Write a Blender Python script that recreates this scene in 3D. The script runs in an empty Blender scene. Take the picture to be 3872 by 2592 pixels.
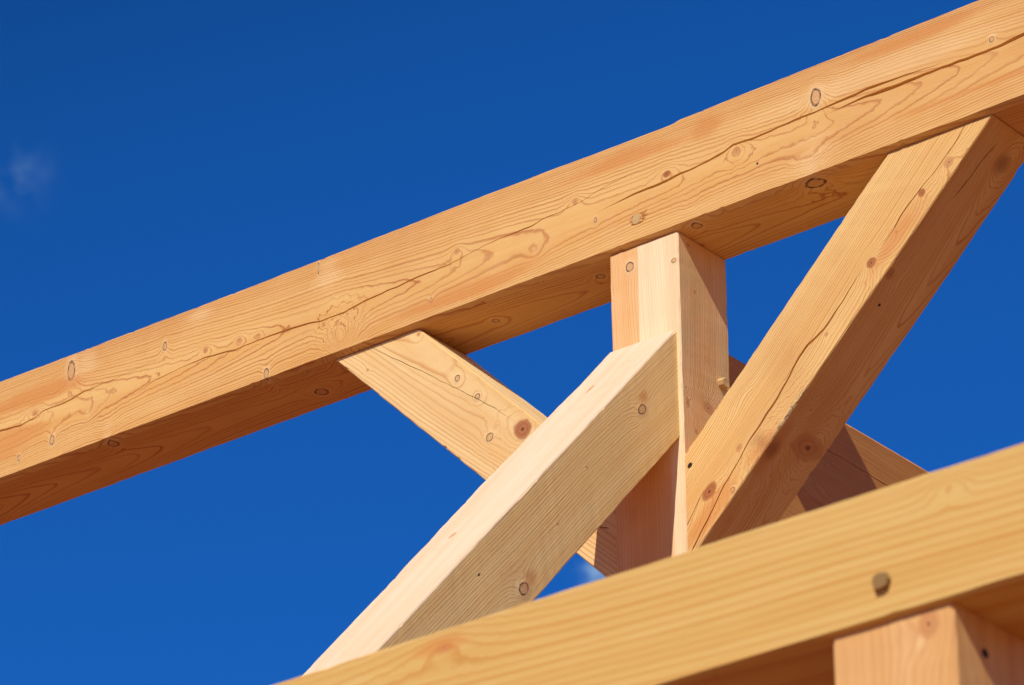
import bpy, bmesh, math, random
from mathutils import Vector, Matrix, noise as mnoise

SC = bpy.context.scene
COL = SC.collection
# ------------------------------------------------------------------ camera
cam_d = bpy.data.cameras.new('camera')
cam = bpy.data.objects.new('camera', cam_d)
COL.objects.link(cam)
SC.camera = cam
YAW, PITCH, ROLL = 0.66544, 0.4664, -0.01106
fwd = Vector((-math.sin(YAW)*math.cos(PITCH), math.cos(YAW)*math.cos(PITCH), math.sin(PITCH)))
rt = Vector((math.cos(YAW), math.sin(YAW), 0)); up = rt.cross(fwd)
r2 = rt*math.cos(ROLL) + up*math.sin(ROLL); u2 = -rt*math.sin(ROLL) + up*math.cos(ROLL)
m = Matrix((r2, u2, -fwd)).transposed().to_4x4()
m.translation = Vector((5.3021, -7.38817, -4.86275))
cam.matrix_world = m
cam_d.sensor_width = 23.6
cam_d.lens = 16626.4/3872*23.6
cam_d.clip_end = 5000
cam_d.dof.use_dof = True
cam_d.dof.focus_distance = 10.2
cam_d.dof.aperture_fstop = 6.0
# ------------------------------------------------------------------ light
SUN = Vector((0.225, -1.0, 0.95)).normalized()      # towards the sun
sun_d = bpy.data.lights.new('sun', 'SUN')
sun_d.energy = 5.0; sun_d.angle = math.radians(0.5); sun_d.color = (1.0, 0.915, 0.75)
sun = bpy.data.objects.new('sun', sun_d); COL.objects.link(sun)
sun.rotation_euler = SUN.to_track_quat('Z', 'Y').to_euler()
ELEV = math.asin(SUN.z); AZ = math.atan2(SUN.x, SUN.y)

W = bpy.data.worlds.new('World'); SC.world = W; W.use_nodes = True
nt = W.node_tree; nt.nodes.clear()
def nd(t, typ, **kw):
    n = t.nodes.new(typ)
    for k, v in kw.items():
        setattr(n, k, v)
    return n
sky = nd(nt, 'ShaderNodeTexSky', sky_type='NISHITA', sun_disc=False)
sky.sun_elevation = ELEV; sky.sun_rotation = AZ
sky.altitude = 1500; sky.air_density = 1.0; sky.dust_density = 0.2; sky.ozone_density = 4.0
tint = nd(nt, 'ShaderNodeMix', data_type='RGBA', blend_type='MULTIPLY')
tint.inputs[0].default_value = 1
nt.links.new(sky.outputs[0], tint.inputs[6])
tc = nd(nt, 'ShaderNodeTexCoord')
def wmath(op, a, b=None, c=None):
    n = nd(nt, 'ShaderNodeMath', operation=op)
    for i, v in enumerate((a, b, c)):
        if v is None: continue
        if isinstance(v, (int, float)): n.inputs[i].default_value = v
        else: nt.links.new(v, n.inputs[i])
    return n.outputs[0]
sx_ = nd(nt, 'ShaderNodeSeparateXYZ'); nt.links.new(tc.outputs['Generated'], sx_.inputs[0])
hz = nd(nt, 'ShaderNodeMapRange', interpolation_type='SMOOTHSTEP'); nt.links.new(sx_.outputs[2], hz.inputs[0])
hz.inputs[1].default_value = 0.02; hz.inputs[2].default_value = 0.34
tm = nd(nt, 'ShaderNodeMix', data_type='RGBA'); nt.links.new(hz.outputs[0], tm.inputs[0])
tm.inputs[6].default_value = (1.35, 0.9, 0.46, 1)       # warm bright band below the view, added as fill for side faces
tm.inputs[7].default_value = (0.092, 0.60, 1.28, 1)      # deep polarised blue higher up
# light scattered at right angles to the sun is polarised, and the filter darkens that band
dp = nd(nt, 'ShaderNodeVectorMath', operation='DOT_PRODUCT'); nt.links.new(tc.outputs['Generated'], dp.inputs[0]); dp.inputs[1].default_value = SUN
pz = nd(nt, 'ShaderNodeMapRange', interpolation_type='SMOOTHSTEP'); nt.links.new(wmath('ABSOLUTE', dp.outputs['Value']), pz.inputs[0])
for i_, v_ in enumerate((0.08, 0.27, 0.62, 1.0)): pz.inputs[i_+1].default_value = v_
pm = nd(nt, 'ShaderNodeVectorMath', operation='SCALE'); nt.links.new(tm.outputs[2], pm.inputs[0]); nt.links.new(pz.outputs[0], pm.inputs['Scale'])
nt.links.new(pm.outputs[0], tint.inputs[7])
nz = nd(nt, 'ShaderNodeTexNoise'); nz.inputs['Scale'].default_value = 120; nz.inputs['Detail'].default_value = 6
nz.inputs['Roughness'].default_value = 0.6
nt.links.new(tc.outputs['Generated'], nz.inputs['Vector'])
last = tint.outputs[2]
for cdir, rad, dens in (((-0.6243, 0.6156, 0.4809), 0.0055, 0.20), ((-0.5489, 0.7320, 0.4035), 0.0040, 1.3)):
    d = nd(nt, 'ShaderNodeVectorMath', operation='DISTANCE')
    nt.links.new(tc.outputs['Generated'], d.inputs[0]); d.inputs[1].default_value = cdir
    g = wmath('DIVIDE', d.outputs['Value'], rad)
    g = wmath('POWER', g, 2.0); g = wmath('MULTIPLY', g, -1.0); g = wmath('EXPONENT', g)
    k = wmath('SUBTRACT', nz.outputs['Fac'], 0.38); k = wmath('MULTIPLY', k, 3.0)
    f = wmath('MULTIPLY', g, k); f = wmath('MULTIPLY', f, dens)
    f = nd(nt, 'ShaderNodeClamp'); nt.links.new(wmath('MULTIPLY', wmath('MULTIPLY', g, k), dens), f.inputs[0])
    f.inputs[2].default_value = 0.85
    mx = nd(nt, 'ShaderNodeMix', data_type='RGBA'); nt.links.new(f.outputs[0], mx.inputs[0])
    nt.links.new(last, mx.inputs[6]); mx.inputs[7].default_value = (4.6, 6.8, 8.2, 1)
    last = mx.outputs[2]
bg = nd(nt, 'ShaderNodeBackground'); bg.inputs[1].default_value = 0.10
wo = nd(nt, 'ShaderNodeOutputWorld')
nt.links.new(last, bg.inputs[0]); nt.links.new(bg.outputs[0], wo.inputs[0])

SC.view_settings.view_transform = 'Standard'; SC.view_settings.look = 'None'
SC.view_settings.exposure = 0.0; SC.view_settings.gamma = 1.0
SC.cycles.max_bounces = 6; SC.cycles.diffuse_bounces = 5

# ------------------------------------------------------------------ node helpers
class T:
    """small wrapper that writes maths into a node tree"""
    def __init__(s, tree): s.t = tree
    def n(s, typ, **kw): return nd(s.t, typ, **kw)
    def put(s, sock, v):
        if isinstance(v, bpy.types.NodeSocket): s.t.links.new(v, sock)
        else: sock.default_value = v
    def m(s, op, a, b=None, c=None, clamp=False):
        n = s.n('ShaderNodeMath', operation=op, use_clamp=clamp)
        for i, v in enumerate((a, b, c)):
            if v is not None: s.put(n.inputs[i], v)
        return n.outputs[0]
    def mr(s, v, a, b, c=0.0, d=1.0, typ='LINEAR'):
        n = s.n('ShaderNodeMapRange', interpolation_type=typ)
        for i, q in enumerate((v, a, b, c, d)): s.put(n.inputs[i], q)
        return n.outputs[0]
    def noise(s, vec, scale, detail=2.0, rough=0.5, lac=2.0, dim='3D'):
        n = s.n('ShaderNodeTexNoise', noise_dimensions=dim)
        s.put(n.inputs['Vector'], vec); n.inputs['Scale'].default_value = scale
        n.inputs['Detail'].default_value = detail; n.inputs['Roughness'].default_value = rough
        return n.outputs['Fac']
    def xyz(s, x, y, z):
        n = s.n('ShaderNodeCombineXYZ')
        for i, v in enumerate((x, y, z)): s.put(n.inputs[i], v)
        return n.outputs[0]
    def mix(s, f, a, b, bt='MIX'):
        n = s.n('ShaderNodeMix', data_type='RGBA', blend_type=bt, clamp_factor=True)
        s.put(n.inputs[0], f); s.put(n.inputs[6], a); s.put(n.inputs[7], b)
        return n.outputs[2]

# knot group: how far a point is from one knot, in knot radii, and how much the rings bulge there
kg = bpy.data.node_groups.new('knot_field', 'ShaderNodeTree')
for nm in ('x', 'v', 'depth', 'wob', 'cx', 'cv', 'cd', 'rx', 'rv', 'amp', 'reach'):
    kg.interface.new_socket(nm, in_out='INPUT', socket_type='NodeSocketFloat')
for nm in ('bulge', 'dist'):
    kg.interface.new_socket(nm, in_out='OUTPUT', socket_type='NodeSocketFloat')
k_ = T(kg); gi = k_.n('NodeGroupInput'); go = k_.n('NodeGroupOutput'); I = gi.outputs
dx = k_.m('DIVIDE', k_.m('SUBTRACT', I['x'], I['cx']), I['rx'])
dv = k_.m('DIVIDE', k_.m('SUBTRACT', I['v'], I['cv']), I['rv'])
d2 = k_.m('ADD', k_.m('MULTIPLY', dx, dx), k_.m('MULTIPLY', dv, dv))
dd = k_.m('MULTIPLY', k_.m('SQRT', d2), k_.m('ADD', I['wob'], 1.0))
gate = k_.mr(k_.m('ABSOLUTE', k_.m('SUBTRACT', I['depth'], I['cd'])), 0.05, 0.09, 1.0, 0.0)
q = k_.m('DIVIDE', dd, I['reach'])
b_ = k_.m('MULTIPLY', k_.m('MULTIPLY', k_.m('EXPONENT', k_.m('MULTIPLY', k_.m('POWER', q, 1.6), -1.0)), I['amp']), gate)
kg.links.new(b_, go.inputs['bulge'])
kg.links.new(k_.m('ADD', dd, k_.m('MULTIPLY', k_.m('SUBTRACT', 1.0, gate), 50.0)), go.inputs['dist'])

def wood(name, pith, early, late, knots=(), seed=0.0, dens=550.0, power=2.0, warp=0.012, late_amt=0.78,
         split=None, saw=0.0, rough=0.62, blotch=0.10, wander=0.02, fine=1.0, taper=0.03, tan=None, green=None):
    """solid wood: growth rings round a wandering pith, bent by knots; same solid seen on every face"""
    M = bpy.data.materials.new(name); M.use_nodes = True
    t = T(M.node_tree); M.node_tree.nodes.clear()
    out = t.n('ShaderNodeOutputMaterial'); bs = t.n('ShaderNodeBsdfPrincipled')
    M.node_tree.links.new(bs.outputs[0], out.inputs[0])
    P = t.n('ShaderNodeTexCoord').outputs['Object']
    sp = t.n('ShaderNodeSeparateXYZ'); t.put(sp.inputs[0], P); x, y, z = sp.outputs
    # wander of the pith and slow warps
    w1 = t.noise(t.xyz(t.m('MULTIPLY', x, 1.3), t.m('ADD', t.m('MULTIPLY', y, 5.0), seed), t.m('MULTIPLY', z, 5.0)), 1.0, 1.0)
    w2 = t.noise(t.xyz(t.m('MULTIPLY', x, 3.2), t.m('MULTIPLY', y, 20.0), t.m('ADD', t.m('MULTIPLY', z, 20.0), seed*3)), 1.0, 0.6)
    pw = t.noise(t.xyz(t.m('ADD', t.m('MULTIPLY', x, 0.9), seed*7), 0.0, 0.0), 1.0, 1.0)
    pw2 = t.noise(t.xyz(t.m('ADD', t.m('MULTIPLY', x, 0.9), seed*7), 9.0, 0.0), 1.0, 1.0)
    yy = t.m('SUBTRACT', t.m('SUBTRACT', y, pith[0]), t.m('MULTIPLY', t.m('SUBTRACT', pw, 0.5), wander*2))
    zz = t.m('SUBTRACT', t.m('SUBTRACT', z, pith[1]), t.m('MULTIPLY', t.m('SUBTRACT', pw2, 0.5), wander*2))
    r = t.m('SQRT', t.m('ADD', t.m('MULTIPLY', yy, yy), t.m('MULTIPLY', zz, zz)))
    flat = t.m('DIVIDE', t.m('MINIMUM', t.m('ABSOLUTE', yy), t.m('ABSOLUTE', zz)), t.m('MAXIMUM', r, 0.01))   # 0 where a face is cut along the rings
    r = t.m('ADD', r, t.m('MULTIPLY', x, taper))
    r = t.m('ADD', r, t.m('MULTIPLY', t.m('SUBTRACT', w1, 0.5), warp*2))
    r = t.m('ADD', r, t.m('MULTIPLY', t.m('SUBTRACT', w2, 0.5), warp*0.40))
    wob = t.m('MULTIPLY', t.m('SUBTRACT', t.noise(P, 45.0, 2.0), 0.5), 0.5)
    mins = {}
    for kn in knots:
        face, c, rx, rv, style = kn[:5]; amp = kn[5] if len(kn) > 5 else 1.0
        g = t.n('ShaderNodeGroup'); g.node_tree = kg
        t.put(g.inputs['x'], x); t.put(g.inputs['wob'], wob)
        if face == 'y': t.put(g.inputs['v'], z); t.put(g.inputs['depth'], y); cv, cd = c[2], c[1]
        else: t.put(g.inputs['v'], y); t.put(g.inputs['depth'], z); cv, cd = c[1], c[2]
        for nm, v in (('cx', c[0]), ('cv', cv), ('cd', cd), ('rx', rx), ('rv', rv), ('amp', 0.9*amp*max(rx, rv)), ('reach', 2.3 if style != 'swirl' else 1.0)):
            g.inputs[nm].default_value = v
        r = t.m('SUBTRACT', r, g.outputs['bulge'])
        if style in mins: mins[style] = t.m('MINIMUM', mins[style], g.outputs['dist'])
        else: mins[style] = g.outputs['dist']
    rp = t.m('MULTIPLY', t.m('POWER', t.m('MAXIMUM', r, 0.0), power), dens)
    rn = t.noise(t.xyz(t.m('MULTIPLY', rp, 0.35), seed, 0.0), 1.0, 1.0)          # uneven ring widths
    rp = t.m('ADD', rp, t.m('MULTIPLY', rn, 1.6))
    f = t.m('FRACT', rp); ring = t.m('FLOOR', rp)
    wn = t.n('ShaderNodeTexWhiteNoise', noise_dimensions='1D'); t.put(wn.inputs['W'], t.m('ADD', ring, seed))
    lw = t.m('MULTIPLY', t.mr(f, t.mr(flat, 0.0, 0.45, 0.80, 0.50) if -.02 < pith[0] < .28 and -.02 < pith[1] < .28 else 0.45, 0.92, 0, 1, 'SMOOTHSTEP'), t.mr(f, 0.925, 1.0, 1, 0, 'SMOOTHSTEP'))
    lw = t.m('MULTIPLY', lw, t.mr(wn.outputs['Value'], 0, 1, 0.45, 1.0))
    patch = t.noise(t.xyz(t.m('MULTIPLY', x, 2.0), t.m('MULTIPLY', y, 9.0), t.m('MULTIPLY', z, 9.0)), 1.0, 3.0)
    lw = t.m('MULTIPLY', lw, t.mr(patch, 0.3, 0.7, 0.6, 1.1))
    # base colour and slow variation
    band = t.noise(t.xyz(t.m('MULTIPLY', x, 0.8), t.m('ADD', t.m('MULTIPLY', y, 22.0), seed), t.m('MULTIPLY', z, 22.0)), 1.0, 3.0)
    e2 = tuple(v*w for v, w in zip(early[:3], (0.94, 0.84, 0.70))) + (1,)
    base = t.mix(t.mr(band, 0.35, 0.68, 0, 1), early, e2)
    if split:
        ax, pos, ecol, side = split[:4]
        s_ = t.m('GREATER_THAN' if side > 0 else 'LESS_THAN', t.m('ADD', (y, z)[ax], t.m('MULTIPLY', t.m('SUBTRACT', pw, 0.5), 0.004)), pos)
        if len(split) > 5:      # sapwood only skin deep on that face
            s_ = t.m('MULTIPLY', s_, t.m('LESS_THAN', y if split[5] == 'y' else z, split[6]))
        if len(split) > 7:      # strut's shadow put into the colour lower down; sunlit arris strip stays pale
            shade = t.m('MULTIPLY', t.mr(t.m('ADD', x, t.mr(w1, 0.3, 0.7, -0.1, 0.1)), split[7]-.12, split[7]+.05, 1, 0), t.mr(z, 0.030, 0.045, 0, 1))
            s_ = t.m('MULTIPLY', s_, t.m('SUBTRACT', 1.0, shade))
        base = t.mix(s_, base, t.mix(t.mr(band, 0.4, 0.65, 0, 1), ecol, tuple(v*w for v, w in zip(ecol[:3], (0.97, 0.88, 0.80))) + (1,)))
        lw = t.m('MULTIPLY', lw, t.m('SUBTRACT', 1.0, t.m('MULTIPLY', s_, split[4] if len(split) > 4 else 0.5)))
    if tan:   # weather-tanned strip: (axis, from, to, strength)
        tz = t.mr((y, z)[tan[0]], tan[1], tan[2], 0, tan[3], 'SMOOTHSTEP')
        base = t.mix(t.m('MULTIPLY', tz, t.mr(patch, 0.3, 0.6, 0.4, 1.0)), base, (0.62, 0.30, 0.10, 1))
    if 'pale' in mins:      # smoother, paler figure where the grain dips
        pn = t.m('ADD', mins['pale'], t.mr(band, 0.3, 0.7, -0.6, 0.6))
        pf = t.mr(pn, 1.3, 0.2, 0.0, 0.6, 'SMOOTHSTEP')
        base = t.mix(pf, base, (0.86, 0.62, 0.31, 1)); lw = t.m('MULTIPLY', lw, t.m('SUBTRACT', 1.0, t.m('MULTIPLY', pf, 0.35)))
    col = t.mix(t.m('MULTIPLY', lw, late_amt), base, late)
    # fibres
    fb = t.noise(t.xyz(t.m('MULTIPLY', x, 9.0), t.m('MULTIPLY', y, 420.0), t.m('MULTIPLY', z, 420.0)), 1.0, 2.0, 0.7)
    col = t.mix(t.mr(fb, 0.5, 0.78, 0.0, 0.20*fine), col, late)
    col = t.mix(t.mr(fb, 0.45, 0.2, 0.0, 0.18*fine), col, (0.9, 0.74, 0.52, 1))
    bl = t.noise(P, 3.2, 4.0, 0.55)
    col = t.mix(t.mr(bl, 0.45, 0.75, 0.0, blotch*2.2), col, (0.52, 0.21, 0.06, 1))
    if saw > 0:   # faint cross saw marks
        sw = t.n('ShaderNodeTexWave', wave_type='BANDS', bands_direction='X'); 
        t.put(sw.inputs['Vector'], t.xyz(t.m('ADD', x, t.m('MULTIPLY', y, 0.25)), y, z))
        sw.inputs['Scale'].default_value = 52; sw.inputs['Distortion'].default_value = 1.5; sw.inputs['Detail'].default_value = 2
        sn = t.noise(P, 14.0, 2.0)
        col = t.mix(t.m('MULTIPLY', t.m('MULTIPLY', sw.outputs['Fac'], saw), t.mr(sn, 0.4, 0.6)), col, (0.88, 0.66, 0.42, 1))
    if 'rim' in mins:
        d = mins['rim']
        col = t.mix(t.mr(d, 2.1, 1.1, 0.0, 0.45), col, (0.84, 0.62, 0.36, 1))
        core = t.mix(t.mr(t.m('SINE', t.m('MULTIPLY', d, 17.0)), -1, 1, 0, 0.6), (0.68, 0.40, 0.16, 1), (0.48, 0.20, 0.06, 1))
        col = t.mix(t.mr(d, 1.0, 0.85, 0.0, 0.6), col, core)
        rim = t.m('MULTIPLY', t.mr(d, 0.74, 0.92, 0, 1, 'SMOOTHSTEP'), t.mr(d, 1.20, 1.02, 0, 1, 'SMOOTHSTEP'))
        rim = t.m('MULTIPLY', rim, t.mr(t.noise(P, 70.0, 1.0), 0.38, 0.55, 0.5, 1.0))
        col = t.mix(t.m('MULTIPLY', rim, 0.93), col, (0.075, 0.022, 0.009, 1))
    for st, core_c, mid_c in (('orange', (0.46, 0.15, 0.045, 1), (0.33, 0.09, 0.03, 1)), ('soft', (0.62, 0.30, 0.12, 1), (0.50, 0.19, 0.07, 1))):
        if st in mins:
            d = mins[st]; a = 0.90 if st == 'orange' else 0.65
            core = t.mix(t.mr(t.m('SINE', t.m('MULTIPLY', d, 15.0)), -1, 1, 0, 0.8), core_c, mid_c)
            col = t.mix(t.mr(d, 1.12, 0.75, 0.0, a, 'SMOOTHSTEP'), col, core)
            col = t.mix(t.mr(d, 0.22, 0.1, 0.0, a), col, (0.16, 0.04, 0.015, 1))
    if 'dot' in mins:
        col = t.mix(t.mr(mins['dot'], 1.1, 0.8, 0.0, 1.0), col, (0.03, 0.01, 0.006, 1))
    if 'stain' in mins:
        sd = t.m('ADD', mins['stain'], t.mr(w2, 0.3, 0.7, -0.5, 0.5))
        col = t.mix(t.mr(sd, 1.3, 0.3, 0.0, 0.6, 'SMOOTHSTEP'), col, (0.66, 0.27, 0.065, 1))
    if 'wane' in mins:
        wz = t.noise(t.xyz(t.m('MULTIPLY', x, 60.0), t.m('MULTIPLY', y, 160.0), t.m('MULTIPLY', z, 160.0)), 1.0, 4.0, 0.7)
        wm = t.m('MULTIPLY', t.m('MULTIPLY', t.mr(mins['wane'], 1.2, 0.6), t.m('LESS_THAN', y, 0.008)), t.mr(wz, 0.40, 0.52))
        col = t.mix(t.m('MULTIPLY', wm, 0.8), col, t.mix(t.mr(wz, 0.5, 0.62), (0.66, 0.50, 0.28, 1), (0.12, 0.05, 0.02, 1)))
    if 'smudge' in mins:
        col = t.mix(t.mr(mins['smudge'], 1.4, 0.2, 0.0, 0.6, 'SMOOTHSTEP'), col, (0.30, 0.11, 0.045, 1))
    if green:
        gz = t.noise(P, 9.0, 3.0)
        col = t.mix(t.m('MULTIPLY', t.mr(gz, 0.5, 0.65), t.mr((y, z)[green[0]], green[1], green[2], 0, green[3])), col, (0.50, 0.50, 0.24, 1))
    vo = t.n('ShaderNodeTexVoronoi', feature='F1'); t.put(vo.inputs['Vector'], P); vo.inputs['Scale'].default_value = 15
    vr = t.n('ShaderNodeSeparateXYZ'); t.put(vr.inputs[0], vo.outputs['Color'])
    spk = t.m('MULTIPLY', t.mr(vo.outputs['Distance'], 0.045, 0.02), t.m('GREATER_THAN', vr.outputs[0], 0.72))
    col = t.mix(t.m('MULTIPLY', spk, 0.7), col, (0.16, 0.06, 0.02, 1))         # pin knots and resin pits
    t.put(bs.inputs['Base Color'], col)
    bs.inputs['Diffuse Roughness'].default_value = 0.7
    t.put(bs.inputs['Roughness'], t.mr(lw, 0, 1, rough, rough-0.12))
    bs.inputs['Specular IOR Level'].default_value = 0.25
    bp = t.n('ShaderNodeBump'); bp.inputs['Strength'].default_value = 0.35; bp.inputs['Distance'].default_value = 0.002
    h = t.m('ADD', t.m('MULTIPLY', lw, 0.5), t.m('MULTIPLY', fb, 0.8))
    if 'rim' in mins: h = t.m('ADD', h, t.mr(mins['rim'], 1.0, 2.2, 1.2, 0, 'SMOOTHSTEP'))
    t.put(bp.inputs['Height'], h); t.put(bs.inputs['Normal'], bp.outputs[0])
    return M

# ------------------------------------------------------------------ geometry helpers
def lerp_list(pts, x):
    if x <= pts[0][0]: return pts[0][1]
    for (a, va), (b, vb) in zip(pts, pts[1:]):
        if x <= b: return va + (vb-va)*(x-a)/(b-a)
    return pts[-1][1]

def link(name, me, mat=None, parent=None, **props):
    o = bpy.data.objects.new(name, me); COL.objects.link(o)
    if mat: me.materials.append(mat)
    if parent: o.parent = parent
    for k, v in props.items(): o[k] = v
    return o

def timber(name, O, X, Y, D, H, start, end, mat, cracks=(), bevel=0.0025, chamf=None, edge=None, wob=0.0010, seed=1, step=0.010, **props):
    """A squared timber. Local X runs along it, local Y into its depth (front face y=0), local Z up its face.
    start/end: functions (y, z) -> x of the two cuts. cracks: {face: [(path, width, depth)]}, face in front/bottom/top.
    chamf: {corner: size}; edge: {corner: [(x, dy, dz)]}."""
    X = Vector(X).normalized(); Y = Vector(Y).normalized(); Z = X.cross(Y)
    chamf = chamf or {}; edge = edge or {}; cracks = dict(cracks)
    cn = [(0, 0), (D, 0), (D, H), (0, H)]                       # bottom, rear, top, front
    xs0, xe0 = start(D/2, H/2), end(D/2, H/2)
    N = max(2, int(abs(xe0-xs0)/step))
    fnames = ['bottom', 'rear', 'top', 'front']
    rows = []
    rnd = random.Random(seed)
    for i in range(N+1):
        s = i/N; xm = xs0 + (xe0-xs0)*s
        fade = min(1.0, s*N/4, (1-s)*N/4)
        C = []
        for k, (cy, cz) in enumerate(cn):
            oy = mnoise.noise(Vector((xm*7, k*5.3, seed))) + 0.5*mnoise.noise(Vector((xm*31, k*5.3, seed+9)))
            oz = mnoise.noise(Vector((xm*7, k*5.3+50, seed))) + 0.5*mnoise.noise(Vector((xm*31, k*5.3, seed+33)))
            y, z = cy + oy*wob, cz + oz*wob
            if k in edge:
                y += lerp_list([(a, b) for a, b, c in edge[k]], xm); z += lerp_list([(a, c) for a, b, c in edge[k]], xm)
            C.append(Vector((y, z)))
        loop = []
        for k in range(4):
            a, b = C[k], C[(k+1) % 4]
            t = (b-a).normalized(); L = (b-a).length; n = Vector((-t.y, t.x))      # inward
            jit = 1 + 0.8*mnoise.noise(Vector((xm*23, k*3.1, seed+70)))
            def cut(i, way):
                v = chamf.get(i, bevel*(1 if i == (k+1) % 4 else jit))
                nick = max(0.0, mnoise.noise(Vector((xm*40, i*7.7, seed+4)))-0.36)*0.009 + max(0.0, mnoise.noise(Vector((xm*6, i*7.7, seed+14)))-0.25)*0.004
                return (v[way] if isinstance(v, tuple) else v) + nick
            ca, cb = cut(k, 0), cut((k+1) % 4, 1)
            loop.append(a + t*ca)
            cl = []
            for path, w, dep in cracks.get(fnames[k], ()):
                act = path[0][0] <= xm <= path[-1][0]
                v = lerp_list(path, xm)
                if k == 3: pos = a.y - v                     # front: runs H -> 0, v is z
                elif k == 0: pos = v - a.x
                elif k == 2: pos = a.x - v
                else: pos = v - a.y
                f = 0.0
                if act:
                    u = (xm-path[0][0])/(path[-1][0]-path[0][0])
                    open0 = 1.0 if path[0][0] <= min(xs0, xe0)+0.05 else min(1, u/0.12)
                    open1 = 1.0 if path[-1][0] >= max(xs0, xe0)-0.05 else min(1, (1-u)/0.22)
                    f = min(open0, open1)*(0.75+0.6*mnoise.noise(Vector((xm*9, v*3, seed+5))))
                    pos += 0.0022*mnoise.noise(Vector((xm*28, 3, seed)))
                cl.append([pos, max(0.0, f)*w, max(0.0, f)*dep, act])
            for j in range(1, len(cl)):
                if cl[j][0] < cl[j-1][0]+0.003:
                    if cl[j][3]: cl[j-1][0] = cl[j][0]-0.003
                    else: cl[j][0] = cl[j-1][0]+0.003
            for pos, w, dep, act in cl:
                pos = min(max(pos, ca+0.002), L-cb-0.002)
                w = max(w, 0.00004)
                loop += [a+t*(pos-w/2), a+t*(pos-w*0.15)+n*dep, a+t*(pos+w/2)]
            loop.append(b - t*cb)
        pts = []
        for p in loop:
            xa, xb = start(p.x, p.y), end(p.x, p.y)
            pts.append(Vector((xa+(xb-xa)*s, p.x, p.y)))
        rows.append(pts)
    bm = bmesh.new()
    V = [[bm.verts.new(p) for p in row] for row in rows]
    n = len(V[0])
    for a, b in zip(V, V[1:]):
        for j in range(n):
            bm.faces.new((a[j], b[j], b[(j+1) % n], a[(j+1) % n]))
    bm.faces.new(V[0]); bm.faces.new(list(reversed(V[-1])))
    bmesh.ops.recalc_face_normals(bm, faces=bm.faces)
    me = bpy.data.meshes.new(name); bm.to_mesh(me); bm.free()
    o = link(name, me, mat, kind='thing', **props)
    mm = Matrix((X, Y, Z)).transposed().to_4x4(); mm.translation = Vector(O)
    o.matrix_world = mm
    return o

def peg(parent, loc, axis, rad, out, depth, mat, seed=3, tilt=(0, 0), name='peg', sides=8, taper=0.86):
    """whittled eight-sided oak peg, driven in along axis (local coordinates of the parent)"""
    rnd = random.Random(seed)
    bm = bmesh.new()
    lv = [(-depth, 1.0), (0.0, 1.0), (out*0.55, 0.98), (max(out*0.86, out-0.003), 0.93), (out, taper)]
    jit = [1+rnd.uniform(-0.09, 0.09) for _ in range(sides)]
    rot = rnd.uniform(0, 1)
    rings = []
    for h, f in lv:
        rg = []
        for i in range(sides):
            a = 2*math.pi*i/sides + rot
            q = f*jit[i]*(1+rnd.uniform(-0.03, 0.03))*rad
            rg.append(bm.verts.new((h + (rnd.uniform(-0.0008, 0.0008) if h > 0 else 0), math.cos(a)*q, math.sin(a)*q)))
        rings.append(rg)
    for a, b in zip(rings, rings[1:]):
        for i in range(sides):
            bm.faces.new((a[i], a[(i+1) % sides], b[(i+1) % sides], b[i]))
    bm.faces.new(rings[0]); bm.faces.new(rings[-1])
    bmesh.ops.recalc_face_normals(bm, faces=bm.faces)
    me = bpy.data.meshes.new(name); bm.to_mesh(me); bm.free()
    o = link(name, me, mat, parent)
    ax = Vector(axis) + Vector((tilt[0], 0, tilt[1]))
    o.rotation_mode = 'QUATERNION'; o.rotation_quaternion = Vector((1, 0, 0)).rotation_difference(ax); o.location = loc
    return o

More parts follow.
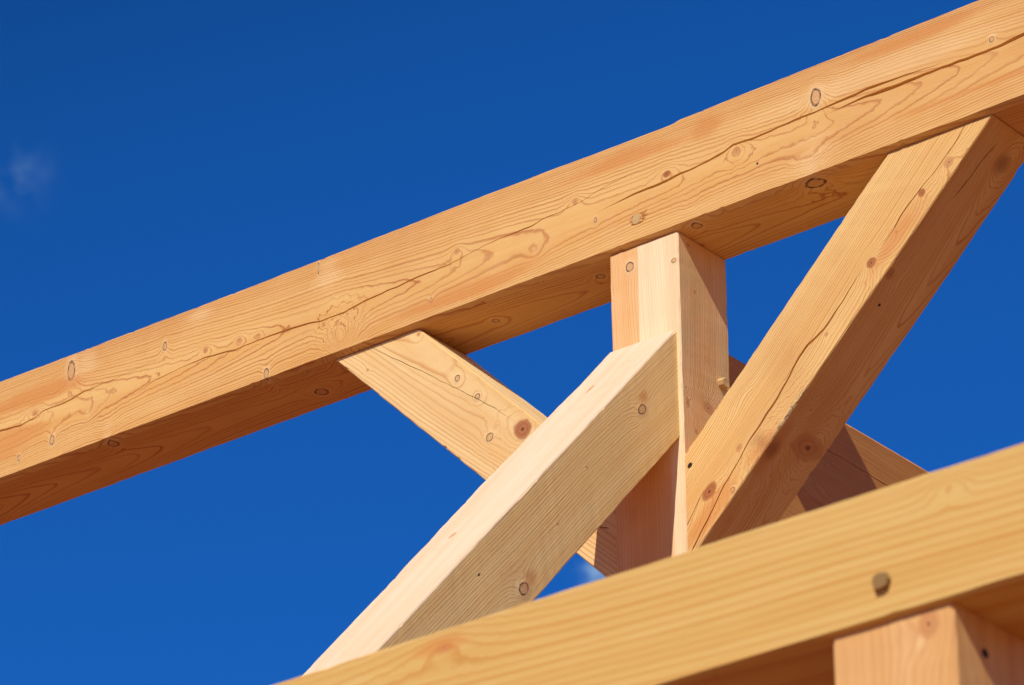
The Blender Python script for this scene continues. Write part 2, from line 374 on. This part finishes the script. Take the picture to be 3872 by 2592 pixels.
# ------------------------------------------------------------------ materials
E_LARCH = (0.80, 0.53, 0.20, 1); L_LARCH = (0.45, 0.11, 0.015, 1)
def S(*a): return a
px = 1/925.0       # size on the timber of what measured one unit in my survey notes
beam_k = [('y', (-1.950, 0, 0.244), 12*px, 25*px, 'rim', 0.9), ('y', (-1.618, 0, .209), 6*px, 11*px, 'rim'),
    ('y', (-1.269, 0, .020), 7*px, 13*px, 'rim'), ('y', (-2.010, 0, .062), 7*px, 13*px, 'rim'), ('y', (-2.128, 0, .046), 5*px, 9*px, 'rim'),
    ('y', (-1.362, 0, .144), 9*px, 8*px, 'soft'), ('y', (-1.299, 0, .137), 7*px, 6*px, 'soft'), ('y', (-1.081, 0, .097), 7*px, 7*px, 'soft'),
    ('y', (-1.024, 0, .040), .045, .060, 'swirl', 1.0), ('y', (-.736, 0, .053), 4*px, 7*px, 'rim'), ('y', (-.290, 0, .172), 9*px, 9*px, 'soft', 1.3),
    ('y', (-.230, 0, .102), 4*px, 6*px, 'rim'), ('y', (-.415, 0, .080), 12*px, 14*px, 'pale', .6), ('y', (-.017, 0, .152), 11*px, 9*px, 'orange', 1.2),
    ('y', (.185, 0, .143), 10*px, 11*px, 'soft', 1.5), ('y', (.413, 0, .204), 12*px, 20*px, 'rim', 1.2), ('y', (.893, 0, .178), 6*px, 6*px, 'rim'),
    ('y', (.243, 0, .088), 3*px, 3*px, 'dot', 0.2), ('y', (-1.885, 0, .102), 12*px, 16*px, 'pale', .5), ('y', (-2.076, 0, .160), 12*px, 9*px, 'soft', 1.4),
    ('y', (-1.10, 0, .262), 2.5*px, 14*px, 'rim', .3), ('y', (-1.477, 0, .155), 9*px, 7*px, 'soft'), ('y', (-.654, 0, .160), 9*px, 9*px, 'soft'),
    ('y', (-1.90, 0, .24), .05, .05, 'pale', .05), ('y', (-1.07, 0, .24), .05, .055, 'pale', .05), ('y', (-1.50, 0, .265), .05, .03, 'pale', .05), ('y', (.40, 0, .07), .07, .05, 'pale', .05), ('y', (.62, 0, .20), .28, .03, 'pale', .01), ('y', (.10, 0, .24), .05, .04, 'stain', .02), ('y', (-.20, 0, .23), .25, .02, 'stain', .01),
    ('y', (-2.15, 0, .10), .14, .05, 'stain', .05), ('y', (.85, 0, .07), .25, .012, 'stain', .02), ('y', (-.60, 0, .045), .25, .022, 'stain', .02), ('y', (-2.1, 0, .20), .25, .03, 'stain', .02), ('y', (.62, 0, .26), .25, .02, 'stain', .02),
    ('z', (-1.813, .021+.004, 0), 13*px, 14*px, 'rim'), ('z', (-1.202, .135, 0), 15*px, 16*px, 'rim', 1.2), ('z', (-1.153, .028, 0), 5*px, 6*px, 'rim'),
    ('z', (-.618, .105, 0), 8*px, 9*px, 'rim'), ('z', (-.280, .083, 0), 10*px, 11*px, 'rim'), ('z', (.049, .024, 0), 11*px, 11*px, 'rim'),
    ('z', (.382, .030, 0), 22*px, 17*px, 'rim')]
M_beam = wood('larch_upper_beam', (0.115, 0.125), E_LARCH, L_LARCH, beam_k, seed=2.3, dens=200, power=1.0, warp=0.010, late_amt=0.92, tan=(1, .20, .29, .3), saw=0.10, blotch=0.07)
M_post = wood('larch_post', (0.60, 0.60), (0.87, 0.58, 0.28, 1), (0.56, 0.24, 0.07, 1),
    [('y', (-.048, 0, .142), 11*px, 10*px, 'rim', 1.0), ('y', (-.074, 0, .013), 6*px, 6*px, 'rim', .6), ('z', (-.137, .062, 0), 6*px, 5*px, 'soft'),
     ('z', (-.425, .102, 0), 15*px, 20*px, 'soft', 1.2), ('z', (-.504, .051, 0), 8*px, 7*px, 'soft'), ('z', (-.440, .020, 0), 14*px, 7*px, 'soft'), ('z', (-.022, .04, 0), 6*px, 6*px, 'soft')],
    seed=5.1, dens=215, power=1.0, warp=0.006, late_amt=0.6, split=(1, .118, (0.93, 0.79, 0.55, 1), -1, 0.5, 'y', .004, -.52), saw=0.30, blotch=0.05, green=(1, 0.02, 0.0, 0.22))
M_bl = wood('larch_left_brace', (0.22, 0.17), (0.86, 0.66, 0.34, 1), (0.60, 0.27, 0.08, 1),
    [('y', (.201, 0, .178), 6*px, 6*px, 'soft'), ('y', (.399, 0, .151), 7*px, 7*px, 'rim', 1.4), ('y', (.490, 0, .146), 7*px, 7*px, 'rim', 1.2),
     ('y', (.677, 0, .151), 26*px, 24*px, 'orange', 1.0), ('y', (.600, 0, .088), 9*px, 10*px, 'rim', 1.0), ('y', (.119, 0, .031), 5*px, 4*px, 'soft')],
    seed=8.7, dens=170, power=1.0, warp=0.012, late_amt=0.8, blotch=0.04)
M_fb = wood('spruce_front_brace', (0.10, -0.60), (0.95, 0.73, 0.34, 1), (0.66, 0.40, 0.13, 1),
    [('y', (.288, 0, .074), 16*px, 9*px, 'rim', 1.5), ('y', (1.024, 0, .153), 17*px, 11*px, 'rim', 2.0), ('y', (.596, 0, .070), 4*px, 4*px, 'soft'),
     ('y', (.798, 0, .110), 5*px, 3*px, 'soft'), ('y', (1.142, 0, .054), 7*px, 2*px, 'dot', .3), ('z', (.244, .128, 0), 22*px, 6*px, 'soft', .5), ('z', (.988, .125, 0), 16*px, 8*px, 'soft', .6), ('y', (.262, 0, .055), 26*px, 13*px, 'stain', .3), ('y', (.985, 0, .145), 30*px, 16*px, 'stain', .3)],
    seed=1.9, dens=140, power=1.0, warp=0.0045, late_amt=0.7, blotch=0.02, fine=0.8, split=(1, .004, (0.72, 0.58, 0.42, 1), -1, 0.75))  # top face coloured apart from the sides to imitate bleaching sunlight
M_br = wood('larch_right_brace', (0.14, 0.262), (0.85, 0.625, 0.275, 1), (0.52, 0.18, 0.04, 1),
    [('y', (-.058, 0, .170), 14*px, 12*px, 'soft', 1.2), ('y', (.033, 0, .154), 10*px, 9*px, 'orange', 1.0), ('y', (.137, 0, .156), 5*px, 5*px, 'soft'),
     ('y', (.226, 0, .146), 13*px, 12*px, 'orange', 1.2), ('y', (.416, 0, .154), 6*px, 5*px, 'soft'), ('y', (.860, 0, .126), 24*px, 15*px, 'orange', 1.0),
     ('y', (.824, 0, .181), 6*px, 6*px, 'rim'), ('y', (.645, 0, .037), .05, .03, 'swirl', .35), ('y', (.740, 0, .127), 10*px, 8*px, 'soft'),
     ('y', (.840, 0, .032), 7*px, 6*px, 'dot', .2), ('z', (-.121, .121, .196), 26*px, 24*px, 'smudge', 1.2), ('z', (.223, .016, .196), 14*px, 12*px, 'soft', 1.0),  # the dot is a nail hole's inner shade put into the colour
     ('z', (.295, .045, .196), 4*px, 4*px, 'dot', .5), ('z', (.656, .120, .196), 30*px, 52*px, 'soft', 0.8), ('z', (.70, .02, .196), 25*px, 22*px, 'smudge', 1.2),
     ('y', (.90, 0, .165), .09, .032, 'stain', .05), ('y', (.12, 0, .172), .12, .022, 'stain', .05), ('y', (.70, 0, .18), .06, .02, 'stain', .1), ('y', (.61, 0, .191), .07, .009, 'wane', .02)],
    seed=4.4, dens=200, power=1.0, warp=0.008, late_amt=0.85, blotch=0.10)
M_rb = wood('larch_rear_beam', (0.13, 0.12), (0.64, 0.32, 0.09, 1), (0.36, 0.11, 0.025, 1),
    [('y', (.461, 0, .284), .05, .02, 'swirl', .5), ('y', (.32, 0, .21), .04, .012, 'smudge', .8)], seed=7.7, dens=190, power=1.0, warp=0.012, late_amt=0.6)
M_fbeam = wood('larch_lower_beam', (0.22, -0.62), (0.72, 0.51, 0.18, 1), (0.60, 0.29, 0.055, 1),
    [('y', (-.894, 0, .172), .055, .016, 'stain', 0.5), ('y', (-.88, 0, .165), .018, .010, 'soft', 1.2), ('y', (.012, 0, .167), .030, .022, 'swirl', 1.4)], seed=3.6, dens=72, power=1.0, warp=0.012, late_amt=0.9, blotch=0.03, wander=.01)
M_fpost = wood('larch_lower_post', (0.30, 0.50), (0.77, 0.50, 0.22, 1), (0.58, 0.26, 0.10, 1),
    [('y', (-.022, 0, .040), 20*px, 16*px, 'soft', 1.3), ('y', (-.045, 0, .055), .014, .012, 'pale', .6), ('z', (-.052, .075, 0), 7*px, 8*px, 'dot', .5)], seed=6.2, dens=90, power=1.0, warp=0.008, late_amt=0.5)
M_dark_peg = wood('dark_oak_peg', (0.05, 0.0), (0.32, 0.20, 0.07, 1), (0.20, 0.10, 0.03, 1), seed=3.2, dens=900, warp=0.004, late_amt=0.6)
M_peg = wood('oak_peg', (0.05, 0.0), (0.66, 0.48, 0.24, 1), (0.42, 0.26, 0.10, 1), seed=2.2, dens=900, warp=0.004, late_amt=0.6)

# ------------------------------------------------------------------ ground (far below, out of the frame)
GZ = -6.46
bm = bmesh.new()
G = 600.0
vs = [bm.verts.new((a*G, b*G, GZ)) for a, b in ((-1, -1), (1, -1), (1, 1), (-1, 1))]
bm.faces.new(vs); me = bpy.data.meshes.new('ground'); bm.to_mesh(me); bm.free()
gm = bpy.data.materials.new('building_site_soil'); gm.use_nodes = True
g = T(gm.node_tree); gb = gm.node_tree.nodes['Principled BSDF']
gp = g.n('ShaderNodeTexCoord').outputs['Object']
gc = g.mix(g.mr(g.noise(gp, 0.6, 6.0, 0.6), 0.35, 0.65), (0.30, 0.088, 0.022, 1), (0.23, 0.066, 0.016, 1))
gc = g.mix(g.mr(g.noise(gp, 9.0, 4.0, 0.6), 0.5, 0.7), gc, (0.15, 0.07, 0.03, 1))
g.put(gb.inputs['Base Color'], gc); gb.inputs['Roughness'].default_value = 0.95
link('ground', me, gm, kind='structure')

# ------------------------------------------------------------------ the upper frame
e = 0.013
H1 = 0.2876; D1 = 0.2064
c1 = [(-2.25, .150), (-2.202, .1455), (-2.13, .141), (-2.075, .146), (-2.045, .158), (-1.970, .1570), (-1.894, .1684), (-1.773, .1720), (-1.676, .1790), (-1.600, .1770)]
c1 = [(-3.1, .13)] + c1
c2 = [(-1.760, .1000), (-1.710, .1049), (-1.650, .122), (-1.548, .1304), (-1.475, .1320), (-1.373, .1222), (-1.265, .1240), (-1.158, .1200), (-1.088, .1110), (-1.018, .1100),
      (-.948, .1200), (-.845, .1257), (-.776, .1310), (-.675, .1320), (-.566, .1480), (-.484, .1505), (-.431, .1500), (-.390, .1580), (-.303, .1622), (-.263, .1673), (-.210, .1800), (-.138, .1881), (-.040, .1920)]
c3 = [(-.230, .1200), (-.166, .1266), (-.101, .1325), (-.036, .1327), (.029, .1385), (.093, .1425), (.144, .1508), (.176, .1615), (.238, .1590), (.282, .1599), (.345, .1650), (.406, .1650), (.468, .1684), (.566, .1733), (.650, .1711), (.780, .1660)]
c4 = [(.440, .1470), (.528, .1545), (.649, .1520), (.738, .1550), (.827, .1525), (.914, .1535), (.978, .1600), (1.4, .17), (1.8, .175)]
beam = timber('roof_beam', (0, -e, 0), (1, 0, 0), (0, 1, 0), D1, H1, lambda y, z: -3.2, lambda y, z: 1.9, M_beam,
    cracks={'front': [(c1, .0055, .05), (c2, .0052, .045), (c3, .0066, .055), (c4, .0095, .06)], 'bottom': [([(.05, .062), (.2, .075), (.35, .088), (.6, .082)], .0012, .008)]},
    chamf={0: (.0175, .0085)}, wob=.0012, seed=11,
    edge={3: [(-3.2, 0, .012), (-2.2, 0, .0065), (-1.3, 0, -.002), (-.6, 0, -.001), (-.1, 0, -.0065), (.0, 0, -.0075), (.02, 0, -.0025), (.4, 0, .001), (.8, 0, .004), (1.9, 0, .02)]},
    label='long horizontal top beam of orange larch with a wandering crack along its face', category='beam')
peg(beam, (-.108, 0, .0625), (0, -1, 0), .0135, .0015, .12, M_peg, seed=5, taper=.97)
# torn fibres round that peg
bm = bmesh.new(); rnd = random.Random(12)
ring = [bm.verts.new((-.108+math.cos(i*math.pi/18)*.0118, .0006, .0625+math.sin(i*math.pi/18)*.0138)) for i in range(36)]
for i in range(36):
    an = (i+.5)*math.pi/18; cx_ = math.cos(an)
    L = rnd.uniform(.010, .034)*max(0, cx_)**1.2 + rnd.uniform(.004, .013)*max(0, -cx_)**1.5 + .0015
    b_ = an*0.25+.15 if an < math.pi/2 else (math.pi if cx_ < 0 else (an-2*math.pi)*.2+.1)
    x0, z0 = -.108+cx_*.0120, .0625+math.sin(an)*.0138
    mid = bm.verts.new((x0+math.cos(b_)*L*.3, -rnd.uniform(.0008, .003), z0+math.sin(b_)*L*.3))
    tip = bm.verts.new((x0+math.cos(b_)*L, -rnd.uniform(.0003, .004), z0+math.sin(b_)*L+rnd.uniform(-.002, .002)))
    p, q_ = ring[i], ring[(i+1) % 36]
    for f in ((p, q_, mid), (p, mid, tip), (mid, q_, tip)): bm.faces.new(f)
bmesh.ops.recalc_face_normals(bm, faces=bm.faces)
me = bpy.data.meshes.new('splinters'); bm.to_mesh(me); bm.free(); link('splinters', me, M_bl, beam)

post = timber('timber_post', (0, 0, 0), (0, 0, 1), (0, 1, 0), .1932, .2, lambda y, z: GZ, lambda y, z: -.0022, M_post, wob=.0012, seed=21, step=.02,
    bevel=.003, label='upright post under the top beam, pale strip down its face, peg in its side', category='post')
peg(post, (-.342, .155, 0), (0, 0, -1),  .0145, .015, .10, M_peg, seed=8, taper=.8, tilt=(0, 0))

tb = math.tan; a = 0.82036
ca, sa = math.cos(a), math.sin(a)
fb_edge = [(x, w-.1985, 0) for x, w in ((0, .192), (.05, .1935), (.125, .1955), (.16, .1935), (.306, .192), (.40, .1965), (.518, .201), (.772, .2065), (.84, .203), (.93, .2055), (1.03, .2018), (1.04, .1998), (1.284, .1985), (3, .1985))]
fbr = timber('diagonal_strut', (-.0114, 0, -.25387), (0, -ca, -sa), (-1, 0, 0), .1985, .1898, lambda y, z: z*sa/ca, lambda y, z: 3.1 , M_fb,
    edge={1: fb_edge}, wob=.0013, seed=31, bevel=.003, label='broad pale spruce strut leaning from the front of the post down to the lower left', category='strut')

b = 0.7819; cb, sb = math.cos(b), math.sin(b); bx = -1.05826
blc = [(.085, .078), (.114, .0827), (.184, .0949), (.275, .1122), (.369, .1255), (.461, .1386), (.555, .1496), (.655, .155)]
timber('knee_brace', (bx, .0048, 0), (cb, 0, -sb), (0, 1, 0), .1875, .1883, lambda y, z: z*cb/sb + .0028/sb, lambda y, z: (-.2-bx-sb*z)/cb, M_bl,
    cracks={'front': [([(.95, .055), (1.01, .07), (1.08, .092)], .003, .02), (blc, .0022, .012)][::-1]}, seed=41, wob=.0010, chamf={3: .004},
    label='short knee brace behind the pale strut, with a big round orange knot on its face', category='brace', group='knee braces beside the post')

c = 0.77448; cc, sc = math.cos(c), math.sin(c); hR = .1958; ox = .87147 - hR/sc
r1 = [(-.150, .1400), (-.101, .1480), (-.046, .1530), (.020, .1500), (.10, .1400), (.181, .1450), (.220, .1480)]
r2c = [(.255, .1331), (.325, .1370), (.410, .1400), (.460, .1250), (.488, .1236), (.547, .1320), (.609, .1370), (.686, .1400), (.744, .1480), (.795, .1530), (.838, .1655), (.894, .1790), (.940, .187)]
r3 = [(.860, .110), (.882, .1166), (.904, .1218), (.953, .1332), (.99, .142)]
timber('knee_brace', (ox, .0021, 0), (-cc, 0, -sc), (0, 1, 0), .1815, hR, lambda y, z: -z*cc/sc + .0028/sc, lambda y, z: (ox+sc*z)/cc, M_br,
    cracks={'front': [(r1, .0036, .035), (r2c, .0055, .05), (r3, .0028, .03)],
            'top': [([(-.050, .066), (-.034, .0620), (-.011, .0580), (.022, .0563), (.054, .0524), (.080, .046)], .0075, .03), ]},
    seed=51, wob=.0012, edge={3: [(-.3, 0, .003), (.1, 0, .003), (.5, 0, -.001), (.53, .003, -.003), (.58, .004, -.0045), (.64, .003, -.003), (.69, 0, -.002), (1.1, 0, -.003)], 2: [(-.3, 0, .003), (.3, 0, .002), (.9, 0, -.006)]},
    label='long knee brace right of the post, thin crack down its lit face, dark underside', category='brace', group='knee braces beside the post')

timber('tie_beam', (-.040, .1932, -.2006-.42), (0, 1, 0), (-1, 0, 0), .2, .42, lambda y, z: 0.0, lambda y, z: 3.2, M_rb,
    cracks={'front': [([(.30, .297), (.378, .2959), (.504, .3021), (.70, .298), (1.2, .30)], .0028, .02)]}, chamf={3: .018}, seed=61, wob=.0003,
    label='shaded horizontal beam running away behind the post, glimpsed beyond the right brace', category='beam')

# ------------------------------------------------------------------ the nearer, lower frame
TX, TY, TZ = 2.37881, -2.70142, -2.49893
lb = timber('wall_beam', (TX, TY-.0108, TZ), (1, 0, 0), (0, 1, 0), .2065, .1949, lambda y, z: -3.4, lambda y, z: 1.7, M_fbeam, chamf={0: (.008, .004)}, wob=.001, seed=71, step=.02,
    label='yellow out-of-focus beam with a stubby peg sticking out of its face', category='beam')
peg(lb, (-.104, 0, .0534), (0, -1, 0), .0142, .009, .10, M_dark_peg, seed=15, tilt=(.05, .0), taper=.9)
timber('timber_post', (TX, TY, TZ), (0, 0, 1), (0, 1, 0), .1957, .2, lambda y, z: GZ-TZ, lambda y, z: 0.0, M_fpost, bevel=.005, wob=.001, seed=81, step=.02,
    label='out-of-focus post holding up the yellow beam, with an orange knot at its top', category='post')
